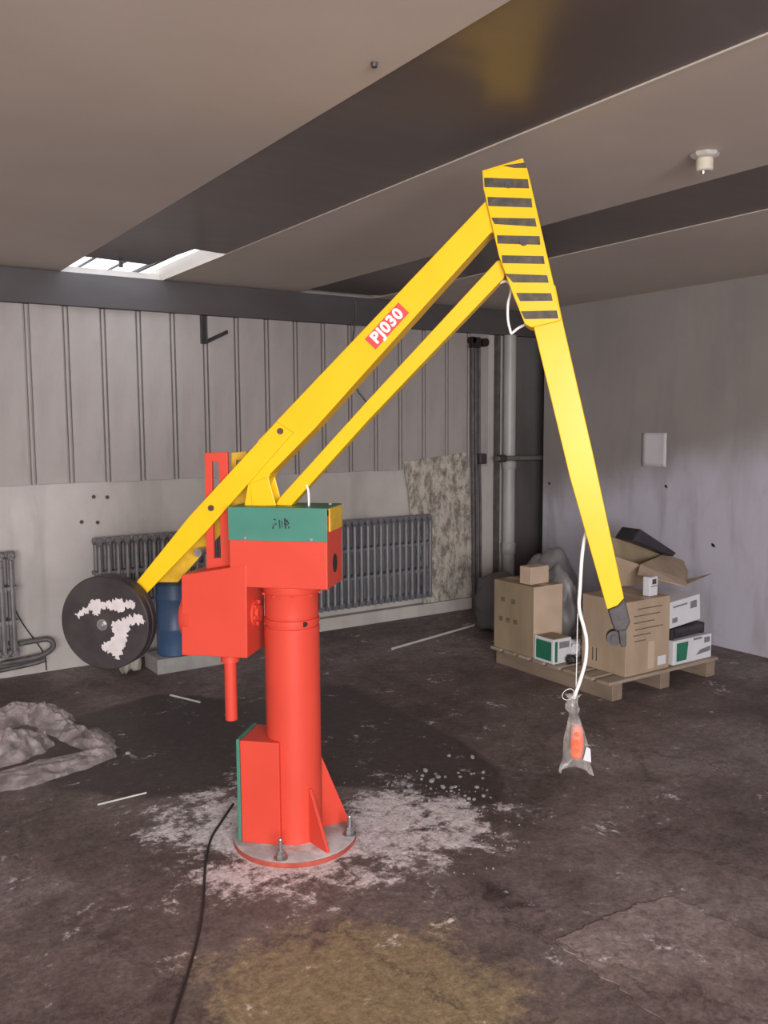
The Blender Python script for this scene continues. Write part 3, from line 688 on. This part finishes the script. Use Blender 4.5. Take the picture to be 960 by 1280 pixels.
for z0, z1 in ((1.20, 1.27), (.44, .55)):
    MB().lathe([(.058, z0), (.064, z0+.01), (.064, z1-.01), (.058, z1)], 24).build('socket', 'pvc', dp, smooth=True)
    MB().lathe([(.066, z1-.03), (.068, z1-.02), (.066, z1-.01)], 24).build('ring', 'pvc', dp, smooth=True)
tag(MB().box((-.02, -.02, 0), (.02, .02, 2.36)).build('dark_gap_strip', 'conduit', loc=(5.085, YB-.025, .0005)), 'dark upright strip filling the gap beside the pale downpipe', 'dark strip')  # dark strip put in for the shaded gap left of the pipe
# bracket under the beam, hanging cables, wall bolts
b1, b2, b3 = onY(253, 398, YB-.035), onY(258, 430, YB-.035), onY(284, 420, YB-.035)
bk = thing('angle_bracket', (b1[0], YB-.035, 2.36)); tag(bk, 'black angle bracket hanging from the steel beam', 'bracket')
zz = b2[2]-2.36
MB().box((-.018, -.012, zz), (.022, .012, -.0005)).build('upright', 'black_plastic', bk, bevel=.002)
MB().prism([(.022, zz), (.022, zz+.03), (b3[0]-b1[0], zz+.105), (b3[0]-b1[0]+.005, zz+.08)], -.012, .012).build('arm', 'black_plastic', bk, bevel=.002)
cp = [onY(*p, YB-.078) for p in ((440, 371), (444, 378), (445, 395), (443, 410))] + [onY(*p, YB-.04) for p in ((441, 425), (439, 445), (441, 470), (447, 488), (456, 500), (462, 510))]
tag(MB().tube(spline([p-cp[0] for p in cp]), .006, 8).build('hanging_cable', 'conduit', loc=cp[0]), 'grey cable hanging over the steel beam behind the arm', 'cable')
for px, py in ((117, 621), (134, 621.5), (102, 652.5), (122, 653)):
    p = onY(px, py, YB-.001)
    tag(MB().lathe([(.013, .0005), (.013, -.006), (.007, -.007), (.007, -.02)], 10, axis='y').build('wall_bolt', 'rust_bolt', loc=(p[0], YB, p[2])), 'rusty bolt stub in the pale plaster', 'bolt', 'four rusty bolt stubs in the plaster')
# right wall: paper and stubs
pa, pb = onX(803, 541, XR), onX(834, 584, XR)
pp_ = thing('notice_paper', (XR-.001, (pa[1]+pb[1])/2, pb[2])); tag(pp_, 'blank white notice sheet pasted on the concrete wall', 'paper')
H, W = pa[2]-pb[2], (pa[1]-pb[1])/2
vs_, fs_ = [], []
for j in range(9):
    for i in range(7):
        y = W-2*W*i/6; vs_.append((-.002-.010*max(0, (i-4)/2)**2-.004*abs(math.sin(j*.8+i)), y, H*(1-j/8)))
for j in range(8):
    for i in range(6): a = j*7+i; fs_.append((a, a+1, a+8, a+7))
o = MB().add(vs_, fs_).build('sheet', 'paper', pp_, smooth=True); sd = o.modifiers.new('thick', 'SOLIDIFY'); sd.thickness = .0008
for px, py, sc, wh in ((833, 610, 1., 'below the white notice sheet'), (892, 684, 1.2, 'above the white printed box'), (687, 606, 1., 'near the end of the wall by the downpipe')):
    p = onX(px, py, XR)
    tag(MB().prism([(-.013*sc, 0), (.010*sc, .006), (.013*sc, .024*sc), (-.003, .02*sc)], 0, .006, axis='x').build('wall_chip', 'hole', loc=(XR-.0062, p[1], p[2])), 'small dark chip in the concrete wall '+wh, 'wall chip', 'dark chips in the limewashed wall')
# lamp holder on the ceiling
lh = thing('lamp_holder', (2.80, 2.10, ZC)); tag(lh, 'cream lamp holder without bulb fixed to the ceiling', 'lamp holder')
MB().lathe([(.050, -.0005), (.052, -.006), (.046, -.016), (.034, -.022)], 8).build('base', 'socket_base', lh, bevel=.002)
MB().lathe([(.030, -.022), (.031, -.026), (.031, -.062), (.026, -.066)], 28).build('socket', 'socket', lh, smooth=True)
MB().lathe([(.008, -.066), (.006, -.076)], 12, (-.006, 0, 0)).build('contact', 'steel', lh)
tag(MB().lathe([(.010, 0), (.008, -.012)], 10).build('ceiling_screw', 'dark_iron', loc=(*onz(468, 78, ZC)[:2], ZC-.0005)), 'small dark screw head in the tan ceiling board', 'screw')

# ------------------------------------------------------------------ pallet and its load
PX0, PX1, PY0, PY1, DZ = 3.765, 4.765, 3.36, 4.40, .12
pt = thing('wooden_pallet', (PX0, PY0, 0)); tag(pt, 'low weathered wooden pallet carrying cartons by the concrete wall', 'pallet')
for k in range(8):
    y = k*(PY1-PY0-.10)/7
    MB().box((0, y, .1005), (PX1-PX0, y+.10, DZ)).build('deck_board', 'pallet', pt, bevel=.003)
for x in (.04, .46, .90):
    MB().box((x, .012, .0005), (x+.085, PY1-PY0-.012, .10)).build('stringer', 'pallet_dark', pt, bevel=.004)
def carton(name, x0, y0, z0, x1, y1, z1, mt, label, rz=0., group=None):
    cx, cy = (x0+x1)/2, (y0+y1)/2
    t = thing(name, (cx, cy, z0+.0008), rz); tag(t, label, 'box', group)
    w2, d2, h = (x1-x0)/2, (y1-y0)/2, z1-z0
    o = MB().box((-w2, -d2, 0), (w2, d2, h)).build('body', mt, t, bevel=.005)
    return t, o, w2, d2, h
# tall carton at the back left
t, o, w2, d2, h = carton('carton', 3.772, 3.995, DZ, 4.02, 4.375, .575, 'card_dark', 'tall brown carton with a small box on its lid')
MB().box((-.03, -d2, h+.0002), (.03, d2, h+.001)).build('tape', 'tape', t)
for zz, yy in ((.33, .10), (.33, .0), (.20, .12), (.20, .05), (.20, -.02)): MB().box((-w2-.0008, yy-.018, zz-.012), (-w2-.0002, yy+.018, zz+.018)).build('print', 'print_brown', t)
MB().box((-w2-.001, -d2-.001, 0), (w2+.0, -d2-.0001, h)).build('lit_front', 'card_pale', t)  # stronger light on the front painted as a paler skin
t, o, *_ = carton('small_carton', 3.80, 4.06, .577, 3.965, 4.16, .69, 'card_pale', 'small pale carton sitting on the tall brown carton', .05)
# big carton in front
t, o, w2, d2, h = carton('carton', 3.92, 3.378, DZ, 4.305, 3.725, .565, 'card', 'large front carton with white shipping label and scribbled print', 0)
MB().box((-.03, -d2, h+.0002), (.03, d2, h+.001)).build('tape', 'tape', t)
MB().box((.0, -d2-.0012, .02), (.055, -d2-.0002, h*.42)).build('tape', 'card_pale', t)
MB().box((w2-.105, -d2-.0014, .03), (w2-.03, -d2-.0002, .085)).build('shipping_label', 'toner_white', t)
for z, a, b in ((.39, -.10, .12), (.35, -.13, .10), (.31, -.13, .05), (.27, -.12, .13), (.235, -.13, .02), (.20, -.12, -.02)):
    MB().box((a, -d2-.0008, z), (b, -d2-.0002, z+.007)).build('print', 'print_brown', t)
for y in (.05, .08): MB().box((-w2-.0008, y, .05), (-w2-.0002, y+.006, .13)).build('print', 'ink', t)
# printed green-white boxes
def toner(x0, y0, z0, x1, y1, z1, label, side=True, rz=0.):
    t, o, w2, d2, h = carton('printed_box', x0, y0, z0, x1, y1, z1, 'toner_white', label, rz, 'green and white printed boxes')
    if side:
        MB().box((-w2-.0008, -d2+.018, .018), (-w2-.0001, d2-.018, h-.018)).build('green_panel', 'toner_green', t)
        MB().box((-w2+.012, -d2-.0008, .012), (-w2+.035, -d2-.0001, h-.014)).build('green_panel', 'toner_green', t)
        MB().box((-w2+.05, -d2-.0008, h-.06), (w2-.02, -d2-.0001, h-.02)).build('lettering', 'grey_ink', t)
        MB().box((-w2+.01, -d2+.01, h+.0001), (w2-.01, d2-.01, h+.0008)).build('top_face', 'card_dark', t)
    else:
        MB().prism([(-w2+.03, .02), (-w2+.125, .02), (-w2+.14, h-.018), (-w2+.03, h-.018)], -d2-.0008, -d2-.0001).build('green_panel', 'toner_green', t)
        MB().prism([(w2-.155, .035), (w2-.012, .045), (w2-.012, .075), (w2-.11, .065)], -d2-.0008, -d2-.0001).build('lettering', 'grey_ink', t)
        MB().box((w2-.075, -d2-.0008, h-.05), (w2-.02, -d2-.0001, h-.015)).build('lettering', 'grey_ink', t)
        MB().box((w2-.18, -d2-.0008, h-.02), (w2-.10, -d2-.0001, h-.006)).build('lettering', 'grey_ink', t)
    return t
toner(3.770, 3.815, DZ, 3.925, 3.985, .275, 'small green-fronted printed box lying before the tall brown carton')
toner(4.355, 3.385, DZ, 4.725, 3.62, .272, 'printed box with green panel under a black toner cartridge', side=False)
# crumpled white wrapper beside the small printed box
blob('white_wrapper', 'toner_white', .06, .05, .055, 8.1, .5, 'crumpled white wrapper next to the small green-fronted box', 'wrapper', (4.0, 3.86, DZ+.001))
blob('black_bundle', 'black_plastic', .03, .03, .03, 5.7, .4, 'black plastic bundle tucked between the cartons on the pallet', 'bundle', (3.875, 3.765, DZ+.001))
# toner cartridge
ca = thing('toner_cartridge', (4.52, 3.47, .2735), .05); tag(ca, 'black toner cartridge lying on the green-panel printed box', 'toner cartridge')
MB().prism([(-.05, 0), (.05, 0), (.06, .03), (.04, .07), (-.03, .075), (-.055, .05)], -.165, .15, axis='x').build('body', 'black_plastic', ca, bevel=.008)
MB().lathe([(.028, -.14), (.028, .13)], 20, (0, -.045, .045), 'x').build('roller', 'dark_iron', ca, smooth=True)
for s in (-1, 1): MB().box((-.17+ (s > 0)*.315, -.06, .0), (-.16+(s > 0)*.315+.02, .055, .07)).build('end_cap', 'black_plastic', ca, bevel=.006)
# white printed box tilted on the cartridge
t, o, w2, d2, h = carton('white_box', 4.33, 3.40, .352, 4.63, 3.60, .515, 'toner_white', 'white printed box tilted on top of the black toner cartridge', .0)
t.rotation_euler = (0, math.radians(-4), .03); t.location.z = .362
MB().box((.05, -d2-.0008, h-.075), (.115, -d2-.0001, h-.03)).build('lettering', 'grey_ink', t)
MB().box((-.13, -d2-.0008, .03), (-.08, -d2-.0001, .06)).build('lettering', 'grey_ink', t)
MB().box((-.12, -d2-.0008, h-.04), (.02, -d2-.0001, h-.03)).build('lettering', 'grey_ink', t)
# open carton with flaps on top of the heap
oc = thing('open_carton', (4.32, 3.86, .575), math.radians(-4)); tag(oc, 'tilted open carton with torn flaps heaped above the big front carton', 'box')
def sheetq(name, mt, pts, th=.006):
    P = [np.array(p, float) for p in pts]; n = np.cross(P[1]-P[0], P[-1]-P[0]); n /= np.linalg.norm(n); k = len(P)
    return MB().add([p-n*th/2 for p in P]+[p+n*th/2 for p in P], [tuple(range(k)), tuple(range(2*k-1, k-1, -1))]+[(i, i+k, (i+1) % k+k, (i+1) % k) for i in range(k)]).build(name, mt, oc)
def L(px, py, Y):
    p = onY(px, py, Y); c, s = math.cos(math.radians(4)), math.sin(math.radians(4)); x, y = p[0]-4.32, p[1]-3.86
    return (x*c-y*s, x*s+y*c, max(.004 if p[0] < 4.33 else -.030, p[2]-.575))
Yf, Yk = 3.62, 3.98
sheetq('front_flap', 'card_pale', [L(797, 718, Yf-.05), L(857, 747, Yf-.05), L(859, 727, Yf+.06), L(800, 706, Yf+.06)])
sheetq('front_wall', 'card', [L(766, 735, Yf+.10), L(858, 752, Yf+.10), L(858, 726, Yf+.08), L(768, 695, Yf+.08)])
sheetq('back_wall', 'card_dark', [L(764, 735, Yk), L(858, 752, Yk), L(852, 700, Yk+.02), L(764, 671, Yk+.02)])
sheetq('side_wall', 'card', [L(858, 750, Yf+.1), L(858, 752, Yk), L(853, 700, Yk+.02), L(859, 725, Yf+.08)])
sheetq('end_flap', 'card_dark', [L(855, 750, Yf+.0), L(888, 742, Yf+.16), L(860, 724, Yf+.08)])
sheetq('inner_flap', 'card', [L(800, 706, Yf+.08), L(859, 727, Yf+.08), L(855, 702, Yk), L(830, 693, Yk)])
# black case on the heap
kc = [onY(*p, 3.95) for p in ((783, 675), (793, 660), (838.5, 690), (834, 695))]
kb = np.array([kc[0][0], 3.90, min(p[2] for p in kc)])
tag(MB().prism([(p[0]-kb[0], p[2]-kb[2]) for p in kc], 0, .16).build('black_case', 'black_plastic', bevel=.008, loc=kb), 'flat black plastic case propped on the open carton', 'case')
# small white carton beside the forearm
t, o, w2, d2, h = carton('small_white_box', 4.16, 3.42, .566, 4.24, 3.47, .682, 'toner_white', 'small upright white box standing on the large front carton', .08)
MB().box((-.016, -d2-.0008, h-.045), (.024, -d2-.0001, h-.015)).build('lettering', 'rust_bolt', t)
MB().box((-.03, -d2-.0008, h-.06), (.032, -d2-.0001, h-.054)).build('lettering', 'grey_ink', t)
# grey bags behind
blob('grey_bag', 'grey_film', .10, .16, .27, 1.2, .25, 'dark grey crumpled bag stuffed behind the tall carton', 'bag', (4.17, 4.18, DZ+.001))
blob('grey_sack', 'grey_film', .26, .15, .36, 6.4, .18, 'grey plastic sack heaped against the concrete wall behind the pallet', 'sack', (4.60, 4.72, .001))
blob('dark_sack', 'recess', .20, .18, .24, 9.4, .2, 'dark sack on the floor beyond the pallet corner', 'sack', (4.45, 5.1, .001))  # reuses the dark recess colour

# ------------------------------------------------------------------ floor litter
def plastic():
    mb = MB(); org = onz(60, 950)
    def ribbon(pix, wd, ht, seed, n=22, k=9):
        P = spline([onz(*p) for p in pix], k); L = len(P); base = len(mb.v); vs = []; fs = []
        for i, p in enumerate(P):
            t = (P[min(i+1, L-1)]-P[max(i-1, 0)]).normalized(); sd = Vector((-t.y, t.x, 0)); u = i/(L-1)
            pin = .55+.45*math.sin(math.pi*min(1, max(0, u*.9+.05)))
            w_ = wd*pin*(1+.25*mnoise.noise(Vector((u*5, seed, 0)))); h_ = ht*pin*(1+.45*mnoise.noise(Vector((u*6, seed, 3))))
            for j in range(n):
                q = j/(n-1)*2-1; e = max(0, 1-abs(q)**2.2)
                cr = abs(mnoise.noise(Vector((q*2.6+u*3, u*9, seed*2.))))*.9 + .5*abs(mnoise.noise(Vector((q*6, u*20, seed*3.))))
                c = p + sd*(w_*q*(1+.12*mnoise.noise(Vector((u*14, q*2, seed)))))
                vs.append((c.x-org[0], c.y-org[1], .003 + h_*e*(1.1-cr)*.95))
        for i in range(L-1):
            fs += [(i*n+j, i*n+j+1, (i+1)*n+j+1, (i+1)*n+j) for j in range(n-1)]
        mb.add(vs, fs)
    ribbon([(-70, 925), (-20, 915), (15, 903), (42, 898), (66, 905), (88, 908)], .10, .115, 1.3)
    ribbon([(58, 908), (88, 918), (116, 930), (140, 943)], .085, .07, 2.7)
    ribbon([(-90, 1000), (-20, 985), (40, 970), (95, 954), (138, 942)], .12, .055, 4.1, k=12)
    ribbon([(-60, 955), (-15, 950), (25, 938), (55, 928)], .15, .13, 6.2)
    ribbon([(118, 916), (124, 928), (134, 945)], .07, .05, 8.8)
    o = mb.build('plastic_sheet', 'film', loc=org)
    sb = o.modifiers.new('soften', 'SUBSURF'); sb.levels = 1; sb.render_levels = 1
    o.data.polygons.foreach_set('use_smooth', [True]*len(o.data.polygons))
    tag(o, 'crumpled milky plastic sheet lying on the dark floor', 'plastic sheet')
plastic()
fc = [onz(*p) for p in ((292, 1015), (276, 1030), (264, 1050), (257, 1080), (254, 1130), (248, 1170), (236, 1215), (222, 1260), (206, 1310))]
fc[0][2] = .03
tag(MB().tube(spline([np.array([p[0]-fc[1][0], p[1]-fc[1][1], p[2]+.0055]) for p in fc]), .005, 8).build('floor_cable', 'black_cable', loc=fc[1]), 'thin black cable running over the floor from the machine base', 'cable')
def rod(p, q, r, label):
    a, b = onz(*p), onz(*q); tag(MB().tube([(0, 0, r), b-a+np.array([0, 0, r])], r, 8).build('floor_rod', 'rod', loc=a), label, 'rod')
rod((490, 812.5), (592, 783), .009, 'long pale rod lying on the floor before the radiator')
rod((122, 1007), (183, 992), .004, 'thin pale rod lying near the plastic sheet')
rod((213, 870), (250, 879), .006, 'short pale strip lying at the edge of the wet patch')
# loose mortar crumbs: the larger ones singly, the grit as one heap
rs = random.Random(5)
def stone_mesh(seed):
    bm = bmesh.new(); bmesh.ops.create_icosphere(bm, subdivisions=1, radius=1)
    r_ = random.Random(seed)
    for v in bm.verts: v.co *= .75+.5*r_.random()
    me = bpy.data.meshes.new('mortar_crumb'); bm.to_mesh(me); bm.free(); me.materials.append(M['rubble']); return me
SM = [stone_mesh(k) for k in range(5)]
spots = [(532, 965), (561, 946), (590, 948), (554, 986), (569, 985), (581, 996), (604, 996), (540, 978), (511, 984), (548, 973), (575, 972), (520, 992), (596, 985), (527, 975)] + [(rs.uniform(505, 615), rs.uniform(962, 1003)) for _ in range(26)]
for k, (px, py) in enumerate(spots):
    p = onz(px, py); o = bpy.data.objects.new('mortar_crumb', SM[k % 5]); COL.objects.link(o); r = rs.uniform(.008, .016) if k < 14 else rs.uniform(.005, .010)
    o.scale = (r, r*rs.uniform(.7, 1.1), r*.75); o.rotation_euler = (0, 0, rs.uniform(0, 6)); o.location = (p[0], p[1], r*.55)
    tag(o, 'pale mortar crumb scattered on the wet patch', 'crumb', 'mortar crumbs scattered on the wet patch')
gm = MB()
for k in range(420):
    a = rs.gauss(0, 1); px, py = 470+120*rs.gauss(0, .8), 1025+38*rs.gauss(0, .8)
    p = onz(px, py); r = rs.uniform(.002, .006); d_ = p-MO
    if math.hypot(d_[0], d_[1]) < .25: continue
    gm.add([(p[0]+r*x, p[1]+r*y, max(.0005, r*z)) for x, y, z in ((1, 0, 0), (0, 1, 0), (-1, 0, 0), (0, -1, 0), (.2, .1, 1))], [(0, 1, 4), (1, 2, 4), (2, 3, 4), (3, 0, 4), (3, 2, 1, 0)])
gr = gm.build('mortar_grit', 'rubble'); tag(gr, 'fine pale grit strewn around the machine base', 'grit', kind='stuff')
